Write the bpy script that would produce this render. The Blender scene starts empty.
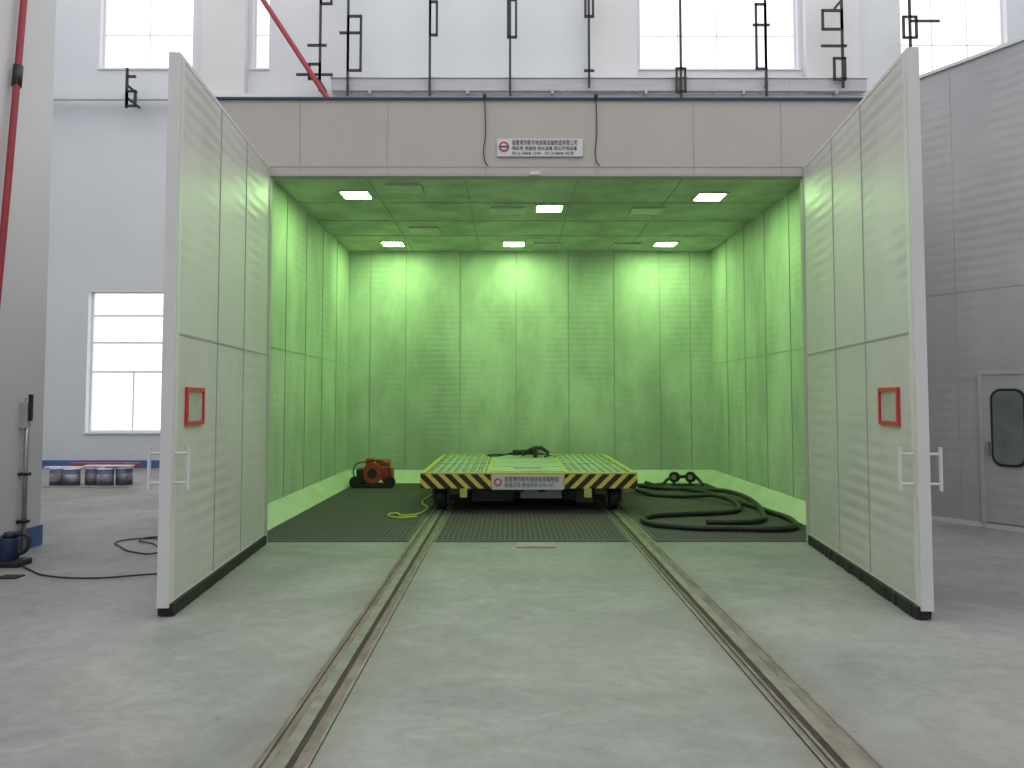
import bpy, bmesh, math, random
from mathutils import Vector, Matrix
random.seed(4)
scene = bpy.context.scene
scene.view_settings.view_transform = 'Standard'
C = scene.collection

# ---------------------------------------------------------------- materials
def mat(name, col, rough=0.6, metal=0.0, var=0.0, scale=3.0, stretch=(1,1,1), bump=0.0, bscale=20.0,
        bstretch=(1,1,1), col2=None, spec=0.5, lo=0.35, hi=0.65):
    m = bpy.data.materials.new(name); m.use_nodes = True
    nt = m.node_tree; b = nt.nodes['Principled BSDF']
    b.inputs['Roughness'].default_value = rough
    b.inputs['Metallic'].default_value = metal
    b.inputs['Specular IOR Level'].default_value = spec
    b.inputs['Base Color'].default_value = (*col, 1)
    tc = nt.nodes.new('ShaderNodeTexCoord')
    if var > 0 or col2:
        mp = nt.nodes.new('ShaderNodeMapping'); mp.inputs['Scale'].default_value = stretch
        n = nt.nodes.new('ShaderNodeTexNoise'); n.inputs['Scale'].default_value = scale
        n.inputs['Detail'].default_value = 7; n.inputs['Roughness'].default_value = 0.6
        r = nt.nodes.new('ShaderNodeValToRGB')
        c2 = col2 if col2 else tuple(c*(1-var) for c in col)
        r.color_ramp.elements[0].position = lo; r.color_ramp.elements[0].color = (*c2, 1)
        r.color_ramp.elements[1].position = hi; r.color_ramp.elements[1].color = (*col, 1)
        nt.links.new(tc.outputs['Object'], mp.inputs['Vector'])
        nt.links.new(mp.outputs['Vector'], n.inputs['Vector'])
        nt.links.new(n.outputs['Fac'], r.inputs['Fac'])
        nt.links.new(r.outputs['Color'], b.inputs['Base Color'])
    if bump > 0:
        mp2 = nt.nodes.new('ShaderNodeMapping'); mp2.inputs['Scale'].default_value = bstretch
        n2 = nt.nodes.new('ShaderNodeTexNoise'); n2.inputs['Scale'].default_value = bscale
        n2.inputs['Detail'].default_value = 4
        bp = nt.nodes.new('ShaderNodeBump'); bp.inputs['Strength'].default_value = bump
        bp.inputs['Distance'].default_value = 0.03
        nt.links.new(tc.outputs['Object'], mp2.inputs['Vector'])
        nt.links.new(mp2.outputs['Vector'], n2.inputs['Vector'])
        nt.links.new(n2.outputs['Fac'], bp.inputs['Height'])
        nt.links.new(bp.outputs['Normal'], b.inputs['Normal'])
    return m

def ribbed(name, col, dark, rough=0.5, period=0.085, ribamp=0.10, blotch=0.8, dirt=0.0, dirtcol=(0.2, 0.25, 0.2), bump=0.35, m0=0.42, m1=0.62, vert=1.0):
    """sheet material with soft horizontal ripples (bands along Z), patchy wear and an optional grimy lower zone"""
    m = bpy.data.materials.new(name); m.use_nodes = True
    nt = m.node_tree; b = nt.nodes['Principled BSDF']; b.inputs['Roughness'].default_value = rough
    N = nt.nodes.new; L = nt.links.new
    tc = N('ShaderNodeTexCoord')
    mp0 = N('ShaderNodeMapping'); mp0.inputs['Scale'].default_value = (1, 1, vert); L(tc.outputs['Object'], mp0.inputs['Vector'])
    n1 = N('ShaderNodeTexNoise'); n1.inputs['Scale'].default_value = blotch; n1.inputs['Detail'].default_value = 8
    n1.inputs['Roughness'].default_value = 0.65
    L(mp0.outputs[0], n1.inputs['Vector'])
    r1 = N('ShaderNodeValToRGB'); r1.color_ramp.elements[0].position = 0.36; r1.color_ramp.elements[1].position = 0.62
    r1.color_ramp.elements[0].color = (*dark, 1); r1.color_ramp.elements[1].color = (*col, 1)
    L(n1.outputs['Fac'], r1.inputs['Fac'])
    w = N('ShaderNodeTexWave'); w.wave_type = 'BANDS'; w.bands_direction = 'Z'; w.inputs['Scale'].default_value = 0.314/period
    w.inputs['Distortion'].default_value = 1.6; w.inputs['Detail'].default_value = 2; w.inputs['Detail Scale'].default_value = 0.6
    L(tc.outputs['Object'], w.inputs['Vector'])
    mp = N('ShaderNodeMapping'); mp.inputs['Scale'].default_value = (0.9, 0.9, 0.6)
    L(tc.outputs['Object'], mp.inputs['Vector'])
    n2 = N('ShaderNodeTexNoise'); n2.inputs['Scale'].default_value = 1.1; n2.inputs['Detail'].default_value = 3
    L(mp.outputs[0], n2.inputs['Vector'])
    mr = N('ShaderNodeMapRange'); mr.inputs['From Min'].default_value = m0; mr.inputs['From Max'].default_value = m1
    L(n2.outputs['Fac'], mr.inputs['Value'])
    mu = N('ShaderNodeMath'); mu.operation = 'MULTIPLY'; L(w.outputs['Fac'], mu.inputs[0]); L(mr.outputs[0], mu.inputs[1])
    sc = N('ShaderNodeMath'); sc.operation = 'MULTIPLY'; L(mu.outputs[0], sc.inputs[0]); sc.inputs[1].default_value = ribamp
    inv = N('ShaderNodeMath'); inv.operation = 'SUBTRACT'; inv.inputs[0].default_value = 1.0; L(sc.outputs[0], inv.inputs[1])
    mx = N('ShaderNodeVectorMath'); mx.operation = 'SCALE'; L(r1.outputs['Color'], mx.inputs[0]); L(inv.outputs[0], mx.inputs['Scale'])
    last = mx.outputs[0]
    if dirt > 0:
        sp = N('ShaderNodeSeparateXYZ'); L(tc.outputs['Object'], sp.inputs[0])
        ad = N('ShaderNodeMath'); ad.operation = 'MULTIPLY_ADD'; L(n1.outputs['Fac'], ad.inputs[0]); ad.inputs[1].default_value = 2.2
        L(sp.outputs['Z'], ad.inputs[2])
        m2 = N('ShaderNodeMapRange'); m2.inputs['From Min'].default_value = 1.3; m2.inputs['From Max'].default_value = 3.0
        m2.inputs['To Min'].default_value = dirt; m2.inputs['To Max'].default_value = 0.0
        L(ad.outputs[0], m2.inputs['Value'])
        mm = N('ShaderNodeMix'); mm.data_type = 'RGBA'; L(m2.outputs[0], mm.inputs[0]); L(last, mm.inputs[6])
        mm.inputs[7].default_value = (*dirtcol, 1); last = mm.outputs[2]
    L(last, b.inputs['Base Color'])
    bp = N('ShaderNodeBump'); bp.inputs['Strength'].default_value = bump; bp.inputs['Distance'].default_value = 0.01
    L(mu.outputs[0], bp.inputs['Height']); L(bp.outputs[0], b.inputs['Normal'])
    return m

def emis(name, col, s):
    m = bpy.data.materials.new(name); m.use_nodes = True
    nt = m.node_tree; nt.nodes.remove(nt.nodes['Principled BSDF'])
    e = nt.nodes.new('ShaderNodeEmission'); e.inputs['Color'].default_value = (*col, 1)
    e.inputs['Strength'].default_value = s
    nt.links.new(e.outputs[0], nt.nodes['Material Output'].inputs['Surface'])
    return m

def stripes(name, sgn):
    m = bpy.data.materials.new(name); m.use_nodes = True
    nt = m.node_tree; b = nt.nodes['Principled BSDF']; b.inputs['Roughness'].default_value = 0.45
    tc = nt.nodes.new('ShaderNodeTexCoord'); sp = nt.nodes.new('ShaderNodeSeparateXYZ')
    nt.links.new(tc.outputs['Object'], sp.inputs[0])
    ml = nt.nodes.new('ShaderNodeMath'); ml.operation = 'MULTIPLY_ADD'
    nt.links.new(sp.outputs['Z'], ml.inputs[0]); ml.inputs[1].default_value = sgn*1.0
    nt.links.new(sp.outputs['X'], ml.inputs[2])
    d = nt.nodes.new('ShaderNodeMath'); d.operation = 'DIVIDE'; d.inputs[1].default_value = 0.185
    nt.links.new(ml.outputs[0], d.inputs[0])
    a = nt.nodes.new('ShaderNodeMath'); a.operation = 'ADD'; a.inputs[1].default_value = 50
    nt.links.new(d.outputs[0], a.inputs[0])
    f = nt.nodes.new('ShaderNodeMath'); f.operation = 'FRACT'; nt.links.new(a.outputs[0], f.inputs[0])
    g = nt.nodes.new('ShaderNodeMath'); g.operation = 'GREATER_THAN'; g.inputs[1].default_value = 0.55
    nt.links.new(f.outputs[0], g.inputs[0])
    mx = nt.nodes.new('ShaderNodeMix'); mx.data_type = 'RGBA'
    mx.inputs[6].default_value = (0.02, 0.02, 0.02, 1); mx.inputs[7].default_value = (0.78, 0.62, 0.10, 1)
    nt.links.new(g.outputs[0], mx.inputs[0]); nt.links.new(mx.outputs[2], b.inputs['Base Color'])
    return m

def grating_mat(name, c1, c2, sx, sy, mort=0.012):
    m = bpy.data.materials.new(name); m.use_nodes = True
    nt = m.node_tree; b = nt.nodes['Principled BSDF']; b.inputs['Roughness'].default_value = 0.8
    b.inputs['Specular IOR Level'].default_value = 0.25
    tc = nt.nodes.new('ShaderNodeTexCoord')
    br = nt.nodes.new('ShaderNodeTexBrick'); br.offset = 0.0; br.squash = 1.0
    br.inputs['Scale'].default_value = 1.0
    br.inputs['Brick Width'].default_value = sx; br.inputs['Row Height'].default_value = sy
    br.inputs['Mortar Size'].default_value = mort
    br.inputs['Mortar Smooth'].default_value = 0.2
    br.inputs['Color1'].default_value = (*c1, 1)
    br.inputs['Color2'].default_value = (*[c*0.75 for c in c1], 1)
    br.inputs['Mortar'].default_value = (*c2, 1)
    nt.links.new(tc.outputs['Object'], br.inputs['Vector'])
    nt.links.new(br.outputs['Color'], b.inputs['Base Color'])
    return m

def concrete():
    m = bpy.data.materials.new('worn_concrete'); m.use_nodes = True
    nt = m.node_tree; b = nt.nodes['Principled BSDF']
    b.inputs['Specular IOR Level'].default_value = 0.3
    tc = nt.nodes.new('ShaderNodeTexCoord')
    def noise(s, det, rg, dist=0.0, st=(1,1,1), rot=0.0):
        mp = nt.nodes.new('ShaderNodeMapping'); mp.inputs['Scale'].default_value = st; mp.inputs['Rotation'].default_value = (0, 0, rot)
        nt.links.new(tc.outputs['Object'], mp.inputs['Vector'])
        n = nt.nodes.new('ShaderNodeTexNoise'); n.inputs['Scale'].default_value = s
        n.inputs['Detail'].default_value = det; n.inputs['Roughness'].default_value = rg
        n.inputs['Distortion'].default_value = dist
        nt.links.new(mp.outputs[0], n.inputs['Vector']); return n
    def ramp(n, p0, c0, p1, c1):
        r = nt.nodes.new('ShaderNodeValToRGB')
        r.color_ramp.elements[0].position = p0; r.color_ramp.elements[0].color = (*c0, 1)
        r.color_ramp.elements[1].position = p1; r.color_ramp.elements[1].color = (*c1, 1)
        nt.links.new(n.outputs['Fac'], r.inputs['Fac']); return r
    def mix(f, a, c, mode='MIX'):
        x = nt.nodes.new('ShaderNodeMix'); x.data_type = 'RGBA'; x.blend_type = mode
        if isinstance(f, float): x.inputs[0].default_value = f
        else: nt.links.new(f, x.inputs[0])
        nt.links.new(a, x.inputs[6])
        if isinstance(c, tuple): x.inputs[7].default_value = c
        else: nt.links.new(c, x.inputs[7])
        return x.outputs[2]
    base = ramp(noise(0.55, 9, 0.62, 0.8), 0.34, (0.235, 0.240, 0.235), 0.66, (0.335, 0.338, 0.328)).outputs[0]
    mott = ramp(noise(4.2, 9, 0.72, 1.4), 0.34, (0.82, 0.82, 0.81), 0.62, (1, 1, 1)).outputs[0]
    dust = ramp(noise(1.1, 12, 0.75, 1.6, (1, 1.6, 1)), 0.52, (0, 0, 0), 0.74, (0.45, 0.45, 0.45)).outputs[0]
    scuff = ramp(noise(1.6, 12, 0.8, 3.5, (1.0, 5.0, 1), 0.5), 0.60, (1, 1, 1), 0.70, (0.82, 0.81, 0.79)).outputs[0]
    spots = ramp(noise(7, 6, 0.7, 0.6), 0.64, (1, 1, 1), 0.73, (0.68, 0.67, 0.64)).outputs[0]
    c = mix(1.0, base, mott, 'MULTIPLY')
    c = mix(dust, c, (0.43, 0.43, 0.415, 1))
    c = mix(1.0, c, scuff, 'MULTIPLY')
    c = mix(1.0, c, spots, 'MULTIPLY')
    sp = nt.nodes.new('ShaderNodeSeparateXYZ'); nt.links.new(tc.outputs['Object'], sp.inputs[0])
    a = nt.nodes.new('ShaderNodeMath'); a.operation = 'SUBTRACT'; nt.links.new(sp.outputs['X'], a.inputs[0]); a.inputs[1].default_value = 0.25
    a2 = nt.nodes.new('ShaderNodeMath'); a2.operation = 'ABSOLUTE'; nt.links.new(a.outputs[0], a2.inputs[0])
    a3 = nt.nodes.new('ShaderNodeMath'); a3.operation = 'SUBTRACT'; nt.links.new(a2.outputs[0], a3.inputs[0]); a3.inputs[1].default_value = 1.25
    a4 = nt.nodes.new('ShaderNodeMath'); a4.operation = 'ABSOLUTE'; nt.links.new(a3.outputs[0], a4.inputs[0])
    mr = nt.nodes.new('ShaderNodeMapRange'); mr.inputs['From Min'].default_value = 0.12; mr.inputs['From Max'].default_value = 0.34
    mr.inputs['To Min'].default_value = 0.7; mr.inputs['To Max'].default_value = 0.0
    nt.links.new(a4.outputs[0], mr.inputs['Value'])
    mu = nt.nodes.new('ShaderNodeMath'); mu.operation = 'MULTIPLY'; nt.links.new(mr.outputs[0], mu.inputs[0])
    nt.links.new(noise(3, 7, 0.7, 1.0).outputs['Fac'], mu.inputs[1])
    c = mix(mu.outputs[0], c, (0.17, 0.15, 0.12, 1))
    nt.links.new(c, b.inputs['Base Color'])
    rr = nt.nodes.new('ShaderNodeMapRange'); rr.inputs['To Min'].default_value = 0.4; rr.inputs['To Max'].default_value = 0.75
    nt.links.new(noise(1.5, 5, 0.6).outputs['Fac'], rr.inputs['Value'])
    nt.links.new(rr.outputs[0], b.inputs['Roughness'])
    bp = nt.nodes.new('ShaderNodeBump'); bp.inputs['Strength'].default_value = 0.15; bp.inputs['Distance'].default_value = 0.02
    nt.links.new(noise(18, 6, 0.6).outputs['Fac'], bp.inputs['Height'])
    nt.links.new(bp.outputs[0], b.inputs['Normal'])
    return m

M = {}
M['floor'] = concrete()
M['wall'] = mat('white_plaster', (0.68, 0.70, 0.735), 0.85, var=0.04, scale=0.5)
M['wall_hi'] = mat('pilaster_plaster', (0.68, 0.68, 0.69), 0.85, var=0.04, scale=0.6)
M['blue'] = mat('blue_skirting_paint', (0.08, 0.16, 0.42), 0.5, var=0.2)
M['frame'] = mat('white_window_frame', (0.78, 0.79, 0.82), 0.4, var=0.03)
M['ledge'] = mat('grey_ledge_steel', (0.48, 0.48, 0.50), 0.5, var=0.12, stretch=(0.3, 1, 4))
M['doorw'] = ribbed('white_door_skin', (0.66, 0.635, 0.625), (0.58, 0.555, 0.545), 0.42, period=0.12, ribamp=0.09, bump=0.35, dirt=0.3, dirtcol=(0.48, 0.465, 0.45), m0=0.44, m1=0.64)
M['dooredge'] = mat('door_edge_paint', (0.69, 0.68, 0.68), 0.4, var=0.05)
M['seam'] = mat('panel_seam', (0.42, 0.41, 0.40), 0.6, var=0.1)
M['header'] = mat('header_panel_cream', (0.49, 0.455, 0.43), 0.5, var=0.07, scale=0.8)
M['headseam'] = mat('header_seam', (0.42, 0.39, 0.37), 0.6, var=0.1)
M['bluetrim'] = mat('dark_blue_trim', (0.03, 0.05, 0.14), 0.5, var=0.2)
M['part'] = ribbed('grey_partition_panel', (0.46, 0.465, 0.475), (0.39, 0.395, 0.41), 0.5, period=0.13, ribamp=0.06, bump=0.25)
M['liner'] = ribbed('rubber_lining', (0.63, 0.70, 0.61), (0.45, 0.515, 0.44), 0.6, period=0.11, ribamp=0.09, blotch=1.3, dirt=0.4, dirtcol=(0.36, 0.41, 0.35), bump=0.3, m0=0.46, m1=0.68, vert=0.5)
M['linerseam'] = mat('lining_batten', (0.38, 0.43, 0.37), 0.6, var=0.2)
M['ceil'] = mat('lining_ceiling', (0.58, 0.65, 0.54), 0.6, var=0.38, scale=1.5, bump=0.2, bscale=3)
M['skirt'] = mat('hopper_skirt_sheet', (0.62, 0.67, 0.56), 0.45, var=0.15, scale=2)
M['lamp'] = emis('booth_lamp_glow', (0.54, 1.0, 0.34), 72)
M['lampframe'] = mat('lamp_frame', (0.60, 0.62, 0.58), 0.5, var=0.1)
M['vent'] = mat('unlit_lamp_glass', (0.50, 0.48, 0.50), 0.35, var=0.25, scale=5)
M['black'] = mat('black_steel', (0.02, 0.02, 0.022), 0.5, var=0.3)
M['rubber'] = mat('black_rubber', (0.018, 0.018, 0.02), 0.7, var=0.4, scale=8, bump=0.4, bscale=40)
M['hose'] = mat('dark_hose_rubber', (0.03, 0.03, 0.032), 0.5, var=0.4, scale=8)
M['red'] = mat('red_pipe_paint', (0.36, 0.03, 0.05), 0.45, var=0.2)
M['redframe'] = mat('red_frame_paint', (0.58, 0.04, 0.05), 0.45, var=0.1)
M['glassw'] = mat('viewport_sheet', (0.52, 0.50, 0.48), 0.25, var=0.2, scale=4)
M['steel'] = mat('bare_steel', (0.45, 0.44, 0.42), 0.35, metal=0.7, var=0.2)
M['rail'] = mat('worn_rail_steel', (0.27, 0.25, 0.22), 0.5, metal=0.2, var=0.4, scale=5)
M['railbed'] = mat('rail_grout', (0.245, 0.215, 0.175), 0.9, var=0.45, scale=4, stretch=(3, 0.8, 1), bump=0.6, bscale=25)
M['groove'] = mat('rail_groove_dark', (0.06, 0.05, 0.04), 0.9, var=0.5, scale=8)
M['grate'] = grating_mat('floor_grating', (0.042, 0.037, 0.042), (0.11, 0.10, 0.11), 0.06, 0.05)
M['gratefr'] = mat('grating_frame', (0.14, 0.13, 0.14), 0.6, var=0.3)
M['yellow'] = mat('cart_yellow_paint', (0.62, 0.56, 0.13), 0.4, var=0.15)
M['deck'] = mat('cart_deck_plate', (0.50, 0.54, 0.46), 0.45, var=0.25, scale=3)
M['deckgr'] = grating_mat('cart_deck_grid', (0.26, 0.28, 0.25), (0.43, 0.45, 0.40), 0.11, 0.09)
M['s1'] = stripes('hazard_stripes_a', 1.0)
M['s2'] = stripes('hazard_stripes_b', -1.0)
M['white'] = mat('sign_white', (0.66, 0.66, 0.67), 0.4, var=0.04)
M['ink'] = mat('sign_ink', (0.03, 0.03, 0.05), 0.5, var=0.1)
M['logo'] = mat('sign_logo_red', (0.6, 0.03, 0.05), 0.5, var=0.1)
M['orange'] = mat('orange_machine_paint', (0.58, 0.08, 0.05), 0.45, var=0.25)
M['wood'] = mat('rough_timber', (0.45, 0.40, 0.33), 0.8, var=0.35, scale=6, stretch=(1, 8, 8))
M['woodr'] = mat('red_primed_timber', (0.42, 0.10, 0.09), 0.7, var=0.35, scale=6, stretch=(1, 8, 8))
M['can'] = mat('paint_can_dark', (0.10, 0.14, 0.24), 0.4, var=0.3)
M['lid'] = mat('paint_can_lid', (0.72, 0.74, 0.78), 0.4, var=0.1)
M['label'] = mat('paint_can_label', (0.42, 0.44, 0.50), 0.5, col2=(0.16, 0.10, 0.13), scale=7)
M['navy'] = mat('navy_plastic', (0.015, 0.03, 0.08), 0.4, var=0.2)
M['ycable'] = mat('yellow_cable', (0.6, 0.62, 0.1), 0.5, var=0.1)
M['under'] = mat('cart_underframe', (0.10, 0.11, 0.07), 0.6, var=0.4)

# ---------------------------------------------------------------- helpers
def empty(name, loc=(0, 0, 0), rotz=0.0):
    e = bpy.data.objects.new(name, None); C.objects.link(e)
    e.location = loc; e.rotation_euler = (0, 0, rotz); e.empty_display_size = 0.1
    return e
def finish(name, bm, m, parent=None, bevel=0.0, smooth=False):
    me = bpy.data.meshes.new(name); bm.to_mesh(me); bm.free()
    ob = bpy.data.objects.new(name, me); C.objects.link(ob)
    for x in (m if isinstance(m, (list, tuple)) else [m]): me.materials.append(x)
    if smooth:
        for p in me.polygons: p.use_smooth = True
    if bevel > 0:
        md = ob.modifiers.new('bevel', 'BEVEL'); md.width = bevel; md.segments = 2; md.limit_method = 'ANGLE'
    if parent: ob.parent = parent
    return ob
def addbox(bm, x0, x1, y0, y1, z0, z1, mi=0):
    vs = [bm.verts.new((x, y, z)) for x in (x0, x1) for y in (y0, y1) for z in (z0, z1)]
    for f in ((0,1,3,2), (4,6,7,5), (0,4,5,1), (2,3,7,6), (0,2,6,4), (1,5,7,3)):
        fc = bm.faces.new([vs[i] for i in f]); fc.material_index = mi
    return vs
def box(name, x0, x1, y0, y1, z0, z1, m, parent=None, bevel=0.0):
    bm = bmesh.new(); addbox(bm, min(x0,x1), max(x0,x1), min(y0,y1), max(y0,y1), min(z0,z1), max(z0,z1))
    bmesh.ops.recalc_face_normals(bm, faces=bm.faces)
    return finish(name, bm, m, parent, bevel)
def boxes(name, lst, m, parent=None, bevel=0.0):
    bm = bmesh.new()
    for l in lst: addbox(bm, *l)
    bmesh.ops.recalc_face_normals(bm, faces=bm.faces)
    return finish(name, bm, m, parent, bevel)
def addcyl(bm, p0, p1, r, r2=None, seg=24, mi=0):
    p0 = Vector(p0); p1 = Vector(p1); d = p1-p0
    q = Vector((0, 0, 1)).rotation_difference(d.normalized())
    mtx = Matrix.Translation((p0+p1)/2) @ q.to_matrix().to_4x4()
    bmesh.ops.create_cone(bm, cap_ends=True, segments=seg, radius1=r, radius2=r if r2 is None else r2, depth=d.length, matrix=mtx)
def cyl(name, p0, p1, r, m, parent=None, r2=None, seg=24, bevel=0.0):
    bm = bmesh.new(); addcyl(bm, p0, p1, r, r2, seg)
    ob = finish(name, bm, m, parent, bevel)
    for p in ob.data.polygons: p.use_smooth = len(p.vertices) == 4
    return ob
def tube(name, pts, r, m, parent=None, smooth=True, res=4):
    cu = bpy.data.curves.new(name, 'CURVE'); cu.dimensions = '3D'; cu.bevel_depth = r; cu.bevel_resolution = res
    cu.use_fill_caps = True
    if smooth:
        s = cu.splines.new('BEZIER'); s.bezier_points.add(len(pts)-1)
        for bpnt, p in zip(s.bezier_points, pts):
            bpnt.co = p; bpnt.handle_left_type = bpnt.handle_right_type = 'AUTO'
        s.resolution_u = 10
    else:
        s = cu.splines.new('POLY'); s.points.add(len(pts)-1)
        for q, p in zip(s.points, pts): q.co = (*p, 1)
    cu.materials.append(m)
    ob = bpy.data.objects.new(name, cu); C.objects.link(ob)
    if parent: ob.parent = parent
    return ob
def text(name, s, loc, size, m, parent, rotz=0.0, w=None):
    cu = bpy.data.curves.new(name, 'FONT'); cu.body = s; cu.size = size; cu.extrude = 0.001
    cu.materials.append(m); cu.align_x = 'LEFT'; cu.align_y = 'CENTER'
    ob = bpy.data.objects.new(name, cu); C.objects.link(ob)
    ob.rotation_euler = (math.pi/2, 0, rotz); ob.location = loc
    if parent: ob.parent = parent
    if w:
        bpy.context.view_layer.update()
        if ob.dimensions.x > 0: ob.scale.x = w/ob.dimensions.x
    return ob

def wall_holes(name, x0, x1, z0, z1, y0, y1, holes, m):
    xs = sorted({x0, x1, *[h[0] for h in holes], *[h[1] for h in holes]})
    zs = sorted({z0, z1, *[h[2] for h in holes], *[h[3] for h in holes]})
    lst = []
    for i in range(len(xs)-1):
        for j in range(len(zs)-1):
            cx = (xs[i]+xs[i+1])/2; cz = (zs[j]+zs[j+1])/2
            if any(h[0] < cx < h[1] and h[2] < cz < h[3] for h in holes): continue
            lst.append((xs[i], xs[i+1], y0, y1, zs[j], zs[j+1]))
    return boxes(name, lst, m)

# ---------------------------------------------------------------- hall
box('floor', -12.3, 13.3, -6.3, 19.3, -0.2, 0.0, M['floor'])
holes = [(-10.05, -8.0, 0.84, 4.2), (-9.95, -7.7, 9.62, 12.4), (-6.25, -5.85, 9.62, 12.4),
         (3.15, 7.0, 9.62, 12.4), (9.5, 12.1, 9.4, 12.4)]
wall_holes('wall_back', -12.3, 13.3, 0, 12.8, 19.0, 19.3, holes, M['wall'])
box('wall_left', -12.3, -12.0, -6, 19.0, 0, 12.8, M['wall'])
box('wall_right', 13.0, 13.3, -6, 19.0, 0, 12.8, M['wall'])
box('wall_front_light_block', -12.3, 13.3, -6.3, -6.0, 0, 12.8, M['wall'])  # unseen wall behind the camera, added to cut horizon light entering the booth
box('baseboard_back', -12.0, 13.0, 18.96, 19.0, 0, 0.18, M['blue'])
box('baseboard_left', -12.0, -11.96, -6, 18.96, 0, 0.18, M['blue'])
for i, h in enumerate(holes):
    e = empty('window_%d' % (i+1))
    x0, x1, z0, z1 = h; t = 0.04
    L = [(x0, x1, 19.18, 19.26, z0, z0+t), (x0, x1, 19.18, 19.26, z1-t, z1),
         (x0, x0+t, 19.18, 19.26, z0+t, z1-t), (x1-t, x1, 19.18, 19.26, z0+t, z1-t)]
    boxes('frame', L, M['frame'], e)
    if i == 0:
        Bm = [(x0+t, x1-t, 19.2, 19.24, z, z+0.045) for z in (2.25, 2.95, 3.6)] + [((x0+x1)/2-0.015, (x0+x1)/2+0.015, 19.2, 19.24, z0+t, 2.25)]
    else:
        n = max(1, round((x1-x0)/0.95))
        Bm = [(x0+(x1-x0)*k/n-0.01, x0+(x1-x0)*k/n+0.01, 19.2, 19.24, z0+t, z1-t) for k in range(1, n)]
        Bm += [(x0+t, x1-t, 19.2, 19.24, z0+0.9, z0+0.92)]
    boxes('mullions', Bm, M['frame'], e)
    box('sill', x0-0.04, x1+0.04, 18.96, 19.0, z0-0.04, z0, M['frame'], e)

for n, (a, b) in enumerate([(-7.4, -6.35), (1.9, 3.05), (7.1, 8.4)]):
    box('pilaster' if n == 0 else 'pilaster.%03d' % n, a, b, 18.75, 19.0, 0.0, 12.8, M['wall_hi'])
lg = empty('trim_1')
box('slab_edge', -12.0, 13.0, 18.62, 18.75, 8.72, 8.86, M['wall_hi'], lg)
dk = empty('wall_cable_duct')
box('duct', -4.2, 8.4, 18.45, 18.60, 8.86, 9.16, M['ledge'], dk, 0.01)
box('duct_lid', -4.22, 8.42, 18.42, 18.62, 9.16, 9.19, M['wall_hi'], dk)
boxes('duct_joints', [(x-0.02, x+0.02, 18.44, 18.61, 8.85, 9.17) for x in (-2.4, -0.6, 1.2, 3.0, 4.8, 6.6)], M['ledge'], dk)
boxes('duct_brackets', [(x-0.03, x+0.03, 18.45, 19.0, 8.80, 8.86) for x in (-3.3, -1.0, 1.0, 3.2, 5.5, 7.7)], M['ledge'], dk)

def hanger(k, X, ztop, zbot, rects, pole=True, arms=()):
    e = empty('steel_wall_bracket' + ('' if k == 0 else '.%03d' % k))
    Y = 18.35
    bm = bmesh.new(); t = 0.026
    if pole: addbox(bm, X-t, X+t, Y-t, Y+t, zbot, ztop)
    for (a, b, c, d) in rects:
        addbox(bm, X+a-t, X+a+t, Y-t, Y+t, c, d); addbox(bm, X+b-t, X+b+t, Y-t, Y+t, c, d)
        addbox(bm, X+a-t, X+b+t, Y-t, Y+t, d-t, d+t); addbox(bm, X+a-t, X+b+t, Y-t, Y+t, c-t, c+t)
    for (a, b, z) in arms: addbox(bm, X+min(a,b), X+max(a,b), Y-t, Y+t, z-t, z+t)
    for z in (ztop-0.4, zbot+0.25): addbox(bm, X-0.02, X+0.02, Y, 19.0, z-0.02, z+0.02)
    bmesh.ops.recalc_face_normals(bm, faces=bm.faces)
    finish('frame', bm, M['black'], e)
hanger(0, -8.95, 9.35, 8.4, [(0.0, 0.2, 8.45, 8.8)], arms=[(0, 0.2, 9.15)])
hanger(1, -4.45, 11.9, 8.8, [(-0.25, 0.0, 9.1, 9.45), (0, 0.25, 10.9, 11.3)], arms=[(-0.55, 0.3, 9.2), (-0.3, 0.15, 9.9)])
hanger(2, -3.8, 11.9, 8.7, [(0.0, 0.3, 9.3, 10.6)], arms=[(-0.2, 0.3, 10.2)])
hanger(3, -1.88, 11.9, 8.7, [(0.0, 0.16, 10.15, 10.95)])
hanger(4, 0.0, 11.9, 8.7, [(-0.05, 0.14, 10.1, 11.0)])
hanger(5, 1.85, 11.9, 8.9, [(-0.08, 0.1, 10.6, 11.2)], arms=[(-0.12, 0.12, 9.3)])
hanger(6, 4.0, 11.9, 8.65, [(-0.1, 0.1, 8.8, 9.35)])
hanger(7, 6.0, 11.9, 8.7, [(-0.22, 0.0, 9.35, 10.9)], arms=[(-0.3, 0.1, 10.4)])
hanger(8, 7.8, 11.4, 8.9, [(-0.45, 0.0, 10.3, 10.75), (-0.2, 0.05, 9.1, 9.6)], arms=[(-0.5, 0.1, 9.9)])
hanger(9, 9.4, 11.9, 9.4, [(-0.15, 0.15, 10.1, 10.6)], arms=[(0, 0.7, 10.5)])
tube('red_wall_pipe', [(-6.6, 18.2, 12.2), (-4.15, 18.2, 8.45), (-3.3, 18.2, 7.1), (-3.3, 18.2, 0.0)], 0.06, M['red'], smooth=False)

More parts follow.
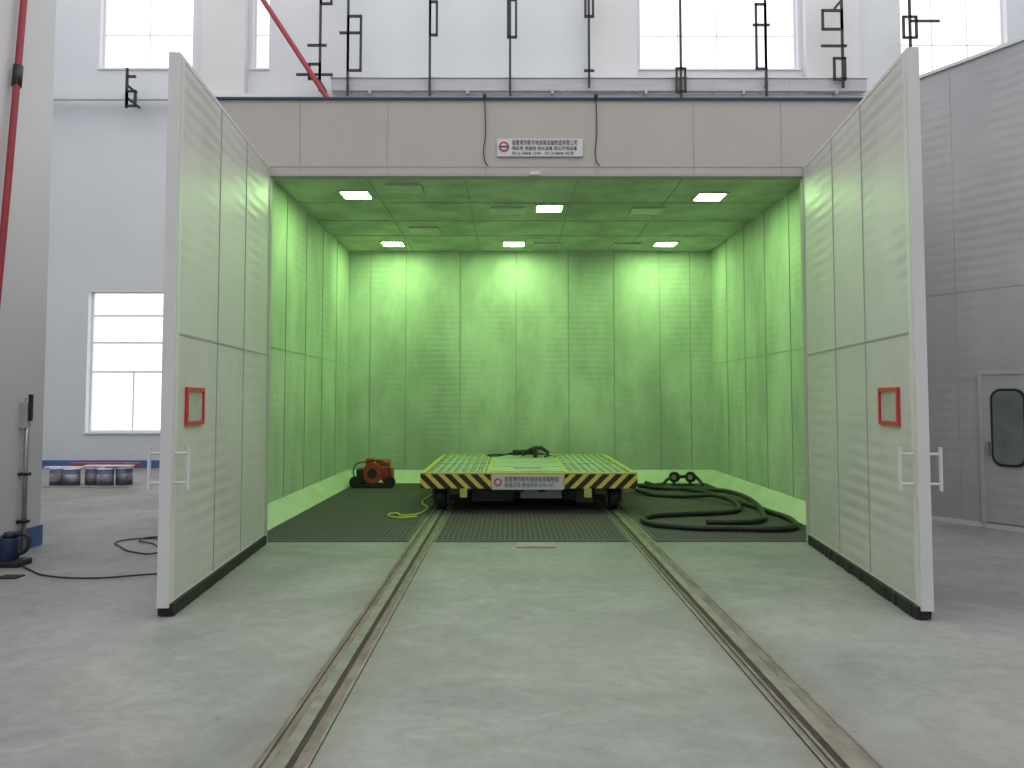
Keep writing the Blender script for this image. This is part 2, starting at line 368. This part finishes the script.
col = empty('building_column')
box('shaft', -6.3, -5.2, 7.0, 8.95, 0.22, 12.5, M['wall_hi'], col)
box('painted_base', -6.32, -5.18, 6.98, 8.97, 0.0, 0.22, M['blue'], col)
pp = empty('red_riser_pipe')
tube('riser', [(-5.13, 8.3, 6.5), (-5.11, 8.05, 3.8), (-5.11, 7.7, 0.0)], 0.034, M['red'], pp, smooth=False)
cyl('coupling', (-5.125, 8.16, 4.85), (-5.125, 8.18, 5.08), 0.048, M['black'], pp)
cd = empty('electrical_conduit')
cyl('pipe', (-5.14, 8.55, 0.0), (-5.14, 8.55, 1.62), 0.025, M['steel'], cd)
box('switch_box', -5.2, -5.12, 8.50, 8.60, 1.3, 1.58, M['ledge'], cd, 0.01)
box('lever', -5.12, -5.09, 8.53, 8.57, 1.38, 1.66, M['black'], cd)
boxes('clamps', [(-5.2, -5.10, 8.51, 8.59, z, z+0.03) for z in (0.3, 0.8)], M['black'], cd)

# ---------------------------------------------------------------- blast booth
B = empty('blast_booth')
XL, XR, YF, YB, H = -3.18, 3.98, 9.0, 15.7, 4.54
box('lining_left', XL-0.15, XL, YF+0.1, YB+0.15, 0, H, M['liner'], B)
box('lining_right', XR, XR+0.15, YF+0.1, YB+0.15, 0, H, M['liner'], B)
box('lining_back', XL, XR, YB, YB+0.15, 0, H, M['liner'], B)
box('lining_ceiling', XL-0.15, XR+0.15, YF+0.1, YB+0.15, H, H+0.15, M['ceil'], B)
box('front_header', XL-0.32, XR+0.25, YF, YF+0.1, 4.17, 5.03, M['header'], B)
box('front_jamb_a', XL-0.32, -2.73, YF, YF+0.1, 0, 4.17, M['header'], B)
box('front_jamb_b', 3.34, XR+0.25, YF, YF+0.1, 0, 4.17, M['header'], B)
box('roof_cap', XL-0.32, XR+0.25, YF-0.03, YB+0.2, 5.03, 5.055, M['bluetrim'], B)
box('header_bottom_trim', -2.73, 3.34, YF-0.012, YF+0.13, 4.145, 4.17, M['seam'], B)
box('header_mid_batten', XL-0.32, XR+0.25, YF-0.006, YF, 4.255, 4.268, M['header'], B)
boxes('header_seams', [(x-0.006, x+0.006, YF-0.004, YF, 4.17, 5.03) for x in (-2.4, -1.4, -0.28, 0.98, 2.1, 3.1)], M['headseam'], B)
for nm, x in (('rope_a', -0.29), ('rope_b', 0.98)):
    tube(nm, [(x, 8.96, 5.05), (x+0.01, 8.97, 4.65), (x, 8.97, 4.32), (x+0.04, 8.97, 4.26)], 0.006, M['black'], B)
    box(nm+'_hook', x-0.02, x+0.02, 8.945, 9.0, 5.055, 5.085, M['black'], B)
box('door_sensor', 0.22, 0.34, 8.95, 9.0, 4.15, 4.19, M['white'], B, 0.005)
boxes('battens_back', [(x-0.008, x+0.008, YB-0.008, YB, 0.22, H) for x in (-2.75, -2.05, -0.98, 0.12, 1.15, 2.05, 2.95, 3.55)], M['linerseam'], B)
bt = []
for y in (10.2, 11.3, 12.4, 13.5, 14.6):
    bt.append((XL, XL+0.008, y-0.008, y+0.008, 0.22, H)); bt.append((XR-0.008, XR, y-0.008, y+0.008, 0.22, H))
bt += [(XL, XL+0.006, YF+0.1, YB, 2.3, 2.308), (XR-0.006, XR, YF+0.1, YB, 2.3, 2.308)]
boxes('battens_sides', bt, M['linerseam'], B)
bt = [(XL, XR, y-0.008, y+0.008, H-0.008, H) for y in (10.4, 11.8, 13.0, 14.2)]
bt += [(x-0.008, x+0.008, YF+0.1, YB, H-0.008, H) for x in (-1.9, -0.6, 0.9, 2.3)]
boxes('battens_ceiling', bt, M['linerseam'], B)
def prism(name, pts, ext, m, parent):
    bm = bmesh.new(); a = [bm.verts.new(p) for p in pts]; b = [bm.verts.new(Vector(p)+Vector(ext)) for p in pts]
    bm.faces.new(a); bm.faces.new(b[::-1])
    for i in range(len(a)):
        j = (i+1) % len(a); bm.faces.new((a[i], b[i], b[j], a[j]))
    bmesh.ops.recalc_face_normals(bm, faces=bm.faces); return finish(name, bm, m, parent)
prism('skirt_left', [(XL, YF+0.1, 0), (XL+0.25, YF+0.1, 0), (XL, YF+0.1, 0.24)], (0, YB-YF-0.1, 0), M['skirt'], B)
prism('skirt_right', [(XR, YF+0.1, 0), (XR-0.25, YF+0.1, 0), (XR, YF+0.1, 0.24)], (0, YB-YF-0.1, 0), M['skirt'], B)
prism('skirt_back', [(XL, YB, 0), (XL, YB-0.25, 0), (XL, YB, 0.24)], (XR-XL, 0, 0), M['skirt'], B)
def fr(x, y, a, b, h): return [(x-b, x+b, y-b, y-a, H-h, H), (x-b, x+b, y+a, y+b, H-h, H), (x-b, x-a, y-a, y+a, H-h, H), (x+a, x+b, y-a, y+a, H-h, H)]
for i, (x, y) in enumerate([(-2.2, 11.3), (0.6, 12.1), (2.88, 11.4), (-2.2, 14.9), (0.07, 14.9), (2.92, 14.9)]):
    boxes('lamp_frame_%d' % i, fr(x, y, 0.19, 0.23, 0.022), M['lampframe'], B)
    box('lamp_panel_%d' % i, x-0.185, x+0.185, y-0.185, y+0.185, H-0.02, H-0.001, M['lamp'], B)
for i, (x, y) in enumerate([(-1.47, 11.0), (-0.05, 12.3), (2.12, 12.3), (-1.47, 13.7), (0.7, 15.07), (2.2, 15.07)]):
    box('unlit_lamp_%d' % i, x-0.22, x+0.22, y-0.22, y+0.22, H-0.025, H-0.001, M['vent'], B)
    boxes('unlit_frame_%d' % i, fr(x, y, 0.22, 0.25, 0.03), M['lampframe'], B)
for nm, a, b in (('grating_a', -2.92, -1.17), ('grating_b', -0.83, 1.33), ('grating_c', 1.67, 3.72)):
    box(nm, a, b, 9.15, 15.4, 0.0, 0.012, M['grate'], B)
    boxes(nm+'_frame', [(a-0.02, b+0.02, 9.12, 9.15, 0, 0.018), (a-0.02, a, 9.15, 15.4, 0, 0.018), (b, b+0.02, 9.15, 15.4, 0, 0.018)]
          + [(a, b, y, y+0.02, 0.0, 0.016) for y in (10.1, 11.05, 12.0, 12.95, 13.9, 14.85)], M['gratefr'], B)

sg = empty('company_sign', (0, 0, 0.04))
box('board', -0.15, 0.83, 8.975, 8.994, 4.33, 4.535, M['white'], sg, 0.003)
bm = bmesh.new(); addcyl(bm, (-0.07, 8.974, 4.44), (-0.07, 8.968, 4.44), 0.058); finish('logo_disc', bm, M['logo'], sg)
bm = bmesh.new(); addcyl(bm, (-0.07, 8.969, 4.44), (-0.07, 8.966, 4.44), 0.038); finish('logo_inner', bm, M['white'], sg)
box('logo_bar', -0.12, -0.02, 8.962, 8.966, 4.432, 4.448, M['bluetrim'], sg)
text('name_line', '张家港市新天地涂装设备制造有限公司', (0.02, 8.972, 4.485), 0.07, M['ink'], sg, w=0.74)
text('name_line_b', '喷砂房 喷漆房 抛丸设备 除尘环保设备', (0.02, 8.972, 4.42), 0.05, M['ink'], sg, w=0.74)
text('phone_line', '0512-5868 1234   0512-5868 5678', (0.02, 8.972, 4.365), 0.045, M['ink'], sg, w=0.7)

# ---------------------------------------------------------------- booth doors
def leaf(name, hx, hy, fx, fy, s, zt):
    L = math.hypot(fx-hx, fy-hy); ang = math.atan2(fy-hy, fx-hx)
    e = empty(name, (hx, hy, 0), ang)
    t = 0.085
    def bx(nm, x0, x1, y0, y1, z0, z1, m, bev=0.0): return box(nm, x0, x1, y0*s, y1*s, z0, z1, m, e, bev)
    bx('slab', 0.02, L-0.03, 0.004, t-0.004, 0.09, zt-0.03, M['doorw'])
    bx('free_edge_channel', L-0.03, L, 0, t, 0.07, zt, M['dooredge'])
    bx('hinge_channel', 0, 0.03, 0, t, 0.07, zt, M['dooredge'])
    bx('top_channel', 0.03, L-0.03, 0, t, zt-0.035, zt, M['dooredge'])
    bx('bottom_channel', 0.03, L-0.03, 0, t, 0.07, 0.11, M['dooredge'])
    bx('inner_lip', L-0.1, L-0.03, -0.004, 0.004, 0.09, zt-0.03, M['dooredge'])
    for k, x in enumerate((L-1.12, L-2.02)):
        bx('seam_%d' % k, x-0.007, x+0.007, -0.002, 0.004, 0.11, zt-0.035, M['seam'])
    bx('seam_h', 0.03, L-0.1, -0.002, 0.004, 2.1, 2.114, M['seam'])
    bm = bmesh.new(); n = 40
    for k in range(n):
        a = 0.0 + (L-0.02)*k/n; b = (L-0.02)*(k+1)/n-0.004
        y0, y1 = sorted((-0.03*s, (t-0.01)*s))
        addbox(bm, a, b, y0-random.random()*0.012, y1, 0.002+0.008*random.random(), 0.095)
    bmesh.ops.recalc_face_normals(bm, faces=bm.faces); finish('rubber_seal', bm, M['rubber'], e)
    c = L-(0.50 if s < 0 else 0.55); w = 0.22; z0, z1 = 1.40, 1.70; f = 0.032
    for side, ya, yb in (('inner', -0.02, 0.006), ('outer', t-0.006, t+0.02)):
        y0, y1 = sorted((ya*s, yb*s))
        boxes('viewport_frame_'+side, [(c-w, c+w, y0, y1, z0, z0+f), (c-w, c+w, y0, y1, z1-f, z1), (c-w, c-w+f, y0, y1, z0+f, z1-f), (c+w-f, c+w, y0, y1, z0+f, z1-f)], M['redframe'], e)
    bx('viewport_glass', c-w+f, c+w-f, -0.006, t+0.006, z0+f, z1-f, M['glassw'])
    for side, ya, yb in (('inner', 0.0, -0.10), ('outer', t, t+0.10)):
        x = L-0.07
        tube('handle_'+side, [(x, ya*s, 1.20), (x, yb*s, 1.20)], 0.010, M['dooredge'], e, False)
        tube('handle_'+side+'_b', [(x, ya*s, 0.98), (x, yb*s, 0.98)], 0.010, M['dooredge'], e, False)
        tube('handle_grip_'+side, [(x, yb*s, 1.25), (x, yb*s, 0.93)], 0.014, M['dooredge'], e, False)
    for k, z in enumerate((0.6, 2.1, 3.6)):
        cyl('hinge_%d' % k, (-0.02, (t+0.01)*s, z-0.1), (-0.02, (t+0.01)*s, z+0.1), 0.025, M['steel'], e)
    cyl('floor_bolt', (L-0.12, (t+0.02)*s, 0.02), (L-0.12, (t+0.02)*s, 0.5), 0.012, M['steel'], e)
leaf('door_1', -2.735, 8.99, -2.515, 5.98, -1, 4.25)
leaf('door_2', 3.345, 8.99, 2.985, 5.88, 1, 4.25)

# ---------------------------------------------------------------- rails
for k, x in enumerate((-1.0, 1.5)):
    r = empty('floor_rail' + ('' if k == 0 else '.001'))
    box('grout_bed', x-0.125, x+0.125, -5.9, 15.4, 0.0, 0.006, M['railbed'], r)
    box('rail_head', x-0.035, x+0.03, -5.9, 15.4, 0.006, 0.02, M['rail'], r, 0.004)
    box('flange_groove', x+0.03 if k == 0 else x-0.06, x+0.055 if k == 0 else x-0.035, -5.9, 15.4, 0.004, 0.009, M['groove'], r)
    boxes('edge_angles', [(x-0.125, x-0.110, -5.9, 15.4, 0.0, 0.010), (x+0.110, x+0.125, -5.9, 15.4, 0.0, 0.010)], M['rail'], r)
    box('edge_gap', x-0.09, x-0.08, -5.9, 15.4, 0.004, 0.0085, M['groove'], r)

# ---------------------------------------------------------------- transfer cart
K = empty('rail_transfer_cart')
cx0, cx1, cy0, cy1, ct = -1.26, 1.79, 11.3, 15.1, 0.58
box('front_beam_stripe_a', cx0, -0.27, cy0, cy0+0.08, 0.36, ct-0.02, M['s1'], K, 0.004)
box('front_beam_stripe_b', 0.77, cx1, cy0, cy0+0.08, 0.36, ct-0.02, M['s2'], K, 0.004)
box('front_beam_mid', -0.27, 0.77, cy0+0.005, cy0+0.08, 0.36, ct-0.02, M['yellow'], K)
box('nameplate', -0.25, 0.75, cy0-0.015, cy0+0.005, 0.345, 0.55, M['white'], K, 0.003)
bm = bmesh.new(); addcyl(bm, (-0.17, cy0-0.017, 0.45), (-0.17, cy0-0.022, 0.45), 0.055); finish('nameplate_logo', bm, M['logo'], K)
bm = bmesh.new(); addcyl(bm, (-0.17, cy0-0.021, 0.45), (-0.17, cy0-0.024, 0.45), 0.035); finish('nameplate_logo_inner', bm, M['white'], K)
text('nameplate_text', '张家港市新天地涂装设备制造', (-0.08, cy0-0.018, 0.485), 0.08, M['ink'], K, w=0.76)
text('nameplate_text_b', '有限公司 电动平车 KPX-10T', (-0.08, cy0-0.018, 0.405), 0.07, M['ink'], K, w=0.70)
box('side_beam_a', cx0, cx0+0.08, cy0+0.08, cy1-0.08, 0.36, ct-0.03, M['yellow'], K)
box('side_beam_b', cx1-0.08, cx1, cy0+0.08, cy1-0.08, 0.36, ct-0.03, M['yellow'], K)
box('rear_beam', cx0, cx1, cy1-0.08, cy1, 0.34, ct-0.03, M['yellow'], K)
box('deck_base', cx0+0.08, cx1-0.08, cy0+0.08, cy1-0.08, 0.50, ct-0.02, M['deckgr'], K)
boxes('deck_rims', [(cx0, cx1, cy0, cy0+0.10, ct-0.02, ct), (cx0, cx1, cy1-0.1, cy1, ct-0.03, ct),
     (cx0, cx0+0.07, cy0+0.10, cy1-0.1, ct-0.03, ct), (cx1-0.07, cx1, cy0+0.10, cy1-0.1, ct-0.03, ct),
     (-0.33, -0.27, cy0+0.10, cy1-0.1, ct-0.03, ct+0.004), (0.77, 0.83, cy0+0.10, cy1-0.1, ct-0.03, ct+0.004)], M['yellow'], K, 0.003)
boxes('deck_cross_bars', [(cx0+0.07, -0.33, 13.1, 13.2, ct-0.03, ct), (0.83, cx1-0.07, 13.1, 13.2, ct-0.03, ct),
     (cx0+0.07, -0.33, 12.2, 12.25, ct-0.03, ct-0.002), (0.83, cx1-0.07, 12.2, 12.25, ct-0.03, ct-0.002)], M['deck'], K, 0.003)
box('deck_center_plate', -0.27, 0.77, cy0+0.10, cy1-0.1, ct-0.03, ct+0.012, M['deck'], K)
boxes('deck_slats', [(x, x+0.035, cy0+0.1, cy1-0.1, ct-0.028, ct-0.008) for x in [cx0+0.06+0.115*i for i in range(1, 8)]] +
      [(x, x+0.035, cy0+0.1, cy1-0.1, ct-0.028, ct-0.008) for x in [0.80+0.115*i for i in range(1, 8)]], M['deck'], K)
boxes('deck_plate_joints', [(-0.27, 0.77, y, y+0.015, ct+0.011, ct+0.014) for y in (12.2, 13.1, 14.0)], M['under'], K)
boxes('hatch', [(0.05, 0.45, 11.9, 12.15, ct+0.012, ct+0.03)], M['deck'], K, 0.004)
boxes('longitudinals', [(-0.85, -0.70, cy0+0.1, cy1-0.1, 0.27, 0.5), (1.20, 1.35, cy0+0.1, cy1-0.1, 0.27, 0.5), (0.1, 0.2, cy0+0.1, cy1-0.1, 0.3, 0.5), (0.4, 0.5, cy0+0.1, cy1-0.1, 0.3, 0.5)], M['under'], K)
bm = bmesh.new()
for y in (11.75, 14.6):
    for x in (-1.0, 1.5):
        addcyl(bm, (x-0.055, y, 0.20), (x+0.055, y, 0.20), 0.18, seg=32)
        s_ = 1 if x < 0 else -1
        addcyl(bm, (x+0.035*s_, y, 0.20), (x+0.06*s_, y, 0.20), 0.195, seg=32)
        addcyl(bm, (x-0.09, y, 0.20), (x+0.09, y, 0.20), 0.06, seg=20)
    addcyl(bm, (-1.0, y, 0.20), (1.5, y, 0.20), 0.035, seg=16)
finish('wheelsets', bm, M['black'], K)
boxes('axle_boxes', [(x-0.12, x-0.085, y-0.11, y+0.11, 0.12, 0.5) for x in (-1.0, 1.5) for y in (11.75, 14.6)] +
      [(x+0.085, x+0.12, y-0.11, y+0.11, 0.12, 0.5) for x in (-1.0, 1.5) for y in (11.75, 14.6)], M['under'], K)
box('battery_box', -0.55, 0.05, 11.6, 12.3, 0.14, 0.5, M['black'], K, 0.01)
box('control_box', 0.15, 0.75, 11.65, 12.2, 0.18, 0.5, M['ledge'], K, 0.01)
cyl('drive_motor', (0.8, 11.8, 0.25), (1.15, 11.8, 0.25), 0.11, M['under'], K)
box('gearbox', 0.95, 1.2, 11.6, 12.0, 0.12, 0.42, M['under'], K, 0.02)
boxes('front_bumpers', [(-0.70, -0.60, cy0-0.05, cy0+0.02, 0.24, 0.36), (1.04, 1.14, cy0-0.05, cy0+0.02, 0.24, 0.36)], M['yellow'], K, 0.005)

g = empty('angle_grinder', (0.3, 14.3, 0.645))
cyl('body', (-0.25, 0, 0.02), (0.15, 0.05, 0.03), 0.05, M['black'], g)
cyl('gear_head', (0.18, 0.05, -0.03), (0.18, 0.05, 0.10), 0.06, M['steel'], g)
cyl('disc', (0.18, 0.05, 0.0), (0.18, 0.05, 0.012), 0.12, M['black'], g)
tube('side_handle', [(0.16, 0.06, 0.06), (0.22, -0.05, 0.12), (0.26, -0.15, 0.13)], 0.022, M['black'], g)
tube('cord', [(-0.25, 0, 0.02), (-0.5, -0.1, -0.03), (-0.7, 0.15, -0.035), (-0.45, 0.35, -0.035), (0, 0.4, -0.035), (0.35, 0.25, -0.035), (0.4, 0.0, -0.03), (0.3, -0.25, -0.035)], 0.012, M['black'], g)
g = empty('blast_gun', (0.42, 14.0, 0.64))
tube('barrel', [(-0.2, 0.1, 0.0), (0.0, 0.0, 0.12), (0.12, -0.02, 0.12), (0.28, -0.05, 0.02)], 0.032, M['black'], g)
cyl('nozzle', (0.26, -0.05, 0.03), (0.38, -0.08, -0.02), 0.03, M['steel'], g, r2=0.018)
box('grip', -0.02, 0.05, -0.04, 0.03, -0.04, 0.12, M['black'], g, 0.01)

# ---------------------------------------------------------------- machine on the left of the booth
W = empty('orange_blower_machine', (-2.52, 14.75, 0))
W.scale = (0.92, 0.9, 0.96)
box('skid', -0.3, 0.38, -0.22, 0.22, 0.014, 0.08, M['black'], W, 0.01)
cyl('fan_housing', (0.02, -0.14, 0.28), (0.02, 0.1, 0.28), 0.2, M['orange'], W, seg=36, bevel=0.02)
cyl('fan_inlet', (0.02, -0.18, 0.28), (0.02, -0.14, 0.28), 0.09, M['black'], W)
box('outlet', -0.12, 0.04, -0.12, 0.08, 0.36, 0.56, M['orange'], W, 0.02)
box('engine_block', -0.3, -0.12, -0.14, 0.16, 0.08, 0.36, M['black'], W, 0.03)
cyl('motor', (0.2, -0.02, 0.24), (0.42, -0.02, 0.24), 0.13, M['redframe'], W, seg=28)
boxes('motor_fins', [(0.22+0.04*i, 0.235+0.04*i, -0.16, 0.12, 0.14, 0.385) for i in range(5)], M['orange'], W)
cyl('fuel_tank', (0.08, 0.0, 0.47), (0.36, 0.0, 0.47), 0.07, M['orange'], W)
tube('carry_bar', [(-0.3, -0.18, 0.08), (-0.32, -0.18, 0.42), (-0.1, -0.18, 0.5), (0.3, -0.18, 0.46), (0.38, -0.18, 0.08)], 0.012, M['black'], W)
cyl('tyre_a', (-0.3, -0.28, 0.125), (-0.3, -0.22, 0.125), 0.11, M['rubber'], W)
cyl('tyre_b', (0.38, -0.28, 0.125), (0.38, -0.22, 0.125), 0.11, M['rubber'], W)

R = empty('hose_coupling_cart', (3.2, 14.95, 0))
for nm, x in (('disc_a', -0.16), ('disc_b', 0.14)):
    cyl(nm, (x, -0.03, 0.17), (x+0.03, 0.03, 0.17), 0.10, M['black'], R)
    cyl(nm+'_hub', (x-0.01, -0.06, 0.17), (x, -0.03, 0.17), 0.045, M['steel'], R)
cyl('bar', (-0.2, 0, 0.17), (0.24, 0, 0.19), 0.03, M['black'], R)
tube('stub_hose', [(-0.2, 0, 0.17), (-0.3, -0.05, 0.12), (-0.38, -0.1, 0.055), (-0.5, -0.12, 0.05)], 0.028, M['hose'], R)
tube('stub_hose_b', [(0.24, 0, 0.19), (0.3, -0.05, 0.12), (0.33, -0.2, 0.05)], 0.028, M['hose'], R)
boxes('legs', [(-0.18, -0.14, -0.02, 0.02, 0.02, 0.17), (0.12, 0.16, -0.02, 0.02, 0.02, 0.17), (-0.25, 0.22, -0.05, 0.05, 0.018, 0.04)], M['black'], R)

hz = 0.052
pts = [(2.55, 15.1), (2.66, 14.6), (3.05, 14.1), (3.35, 13.3), (3.48, 12.4), (3.6, 11.3), (3.62, 10.3), (3.35, 9.75), (2.75, 9.75), (2.15, 9.85), (1.75, 10.2), (1.85, 10.75),
       (2.4, 11.0), (2.95, 11.15), (3.3, 11.6), (3.2, 12.5), (2.8, 13.0), (2.3, 13.3), (2.15, 13.9), (2.6, 14.2), (3.3, 13.9), (3.55, 13.0), (3.45, 11.0), (3.1, 10.3), (2.5, 10.25)]
tube('blast_hose', [(x, y, hz+(0.07 if 12 < i < 24 and i % 3 == 0 else 0.0)) for i, (x, y) in enumerate(pts)], 0.036, M['hose'])
tube('yellow_air_line', [(-1.3, 13.4, 0.03), (-1.35, 12.4, 0.03), (-1.2, 11.6, 0.03), (-1.45, 11.0, 0.03), (-1.6, 11.2, 0.03), (-1.5, 10.8, 0.03), (-1.25, 10.9, 0.03)], 0.012, M['ycable'])
box('wood_offcut', 0.07, 0.5, 8.75, 9.0, 0.0, 0.02, M['wood'], None, 0.004)

# ---------------------------------------------------------------- right partition with service door
ang = math.atan2(-0.97, 0.56)
Pn = empty('partition_booth', (5.58, 10.83, 0), ang)
box('panel_wall', 0, 6.0, 0, 3.5, 0.06, 6.0, M['part'], Pn)
box('plinth', -0.01, 6.01, -0.01, 3.5, 0.0, 0.06, M['dooredge'], Pn)
box('corner_post', -0.05, 0.06, -0.03, 0.06, 0.0, 6.03, M['ledge'], Pn)
box('top_capping', -0.05, 6.02, -0.03, 3.5, 6.0, 6.04, M['dooredge'], Pn)
boxes('panel_seams', [(x-0.006, x+0.006, -0.004, 0, 0.06, 6.0) for x in (0.5, 1.55, 2.6, 3.6, 4.6)] + [(0.06, 6.0, -0.004, 0, 3.0, 3.012)], M['seam'], Pn)
D = empty('door_3', (5.58, 10.83, 0), ang)
dx0, dx1 = 0.82, 1.62
boxes('door_frame', [(dx0-0.05, dx0, -0.03, 0.0, 0.06, 1.97), (dx1, dx1+0.05, -0.03, 0, 0.06, 1.97), (dx0, dx1, -0.03, 0, 1.92, 1.97)], M['ledge'], D)
box('door_leaf', dx0, dx1, -0.02, -0.005, 0.08, 1.92, M['part'], D)
def rrect(name, x0, x1, z0, z1, rad, ya, yb, m, parent):
    bm = bmesh.new(); vs = []
    for cx_, cz_, a0 in ((x1-rad, z1-rad, 0), (x0+rad, z1-rad, 90), (x0+rad, z0+rad, 180), (x1-rad, z0+rad, 270)):
        for k in range(7):
            a = math.radians(a0+15*k); vs.append(bm.verts.new((cx_+rad*math.cos(a), ya, cz_+rad*math.sin(a))))
    f = bm.faces.new(vs); r = bmesh.ops.extrude_face_region(bm, geom=[f])
    for v in [g_ for g_ in r['geom'] if isinstance(g_, bmesh.types.BMVert)]: v.co.y = yb
    bmesh.ops.recalc_face_normals(bm, faces=bm.faces)
    return finish(name, bm, m, parent)
rrect('window_gasket', 0.92, 1.34, 0.78, 1.74, 0.13, -0.035, -0.02, M['black'], D)
M['dglass'] = mat('dark_door_glass', (0.20, 0.21, 0.22), 0.2, var=0.3)
rrect('window_pane', 0.95, 1.31, 0.81, 1.71, 0.11, -0.042, -0.035, M['dglass'], D)
box('latch', 0.87, 0.90, -0.07, -0.02, 0.9, 1.08, M['steel'], D, 0.005)

# ---------------------------------------------------------------- left clutter
bc = empty('paint_can_stack', (-7.9, 15.2, 0))
k = 0
for (x, y) in ((-0.62, 0.0), (-0.3, -0.12), (0.02, 0.05), (0.32, -0.1), (0.6, 0.05), (-0.1, 0.35), (0.45, 0.38)):
    cyl('can_%d' % k, (x, y, 0.0), (x, y, 0.30), 0.145, M['can'], bc)
    cyl('label_%d' % k, (x, y, 0.08), (x, y, 0.22), 0.147, M['label'], bc)
    cyl('lid_%d' % k, (x, y, 0.30), (x, y, 0.325), 0.15, M['lid'], bc); k += 1
box('plank_a', -0.85, 0.3, -0.08, 0.05, 0.325, 0.35, M['lid'], bc, 0.003)
box('plank_b', -0.5, 0.8, 0.15, 0.3, 0.325, 0.40, M['woodr'], bc, 0.003)
box('plank_c', -0.1, 0.8, -0.1, 0.05, 0.35, 0.375, M['lid'], bc, 0.003)
boxes('batten_on_floor', [(-1.0, 0.9, -0.5, -0.42, 0, 0.03)], M['wood'], bc)
tb = empty('portable_power_tool', (-4.85, 7.85, 0))
box('base', -0.16, 0.16, -0.12, 0.12, 0.0, 0.06, M['black'], tb, 0.015)
cyl('body', (-0.02, 0, 0.06), (0.0, 0, 0.27), 0.10, M['navy'], tb, r2=0.085, bevel=0.01)
cyl('cap', (0, 0, 0.27), (0, 0, 0.32), 0.07, M['black'], tb, r2=0.05)
tube('handle', [(0.08, 0, 0.1), (0.17, 0, 0.16), (0.17, 0, 0.28), (0.04, 0, 0.3)], 0.018, M['black'], tb)
cyl('nose', (-0.1, -0.02, 0.16), (-0.2, -0.04, 0.12), 0.05, M['navy'], tb, r2=0.03)
tube('power_cable', [(-4.72, 7.8, 0.02), (-4.5, 7.6, 0.012), (-4.2, 7.35, 0.012), (-3.7, 7.25, 0.012), (-3.3, 7.4, 0.012), (-3.05, 7.45, 0.012)], 0.008, M['black'])
tube('loose_cable', [(-3.6, 8.9, 0.012), (-4.1, 9.3, 0.012), (-4.4, 9.15, 0.012), (-4.2, 8.75, 0.012), (-3.9, 8.45, 0.012), (-3.7, 8.4, 0.012), (-3.9, 8.9, 0.012), (-4.2, 9.2, 0.02), (-3.9, 9.5, 0.012), (-3.6, 9.6, 0.012)], 0.008, M['black'])
box('scrap_plate', -4.6, -4.42, 7.25, 7.4, 0.0, 0.012, M['black'], None, 0.002)

# ---------------------------------------------------------------- sky light and camera
w = bpy.data.worlds.new('World'); scene.world = w; w.use_nodes = True
bg = w.node_tree.nodes['Background']; bg.inputs[0].default_value = (1.0, 0.99, 0.985, 1); bg.inputs[1].default_value = 1.6
cam = bpy.data.cameras.new('camera'); co = bpy.data.objects.new('camera', cam); C.objects.link(co)
cam.sensor_width = 36; cam.lens = 36*800/1024
p = math.radians(3.0)
co.location = (0, 0, 1.6); co.rotation_euler = (math.pi/2+p, 0, -math.radians(0.14))
cam.shift_y = -(800*math.tan(p)-16)/1024
scene.camera = co
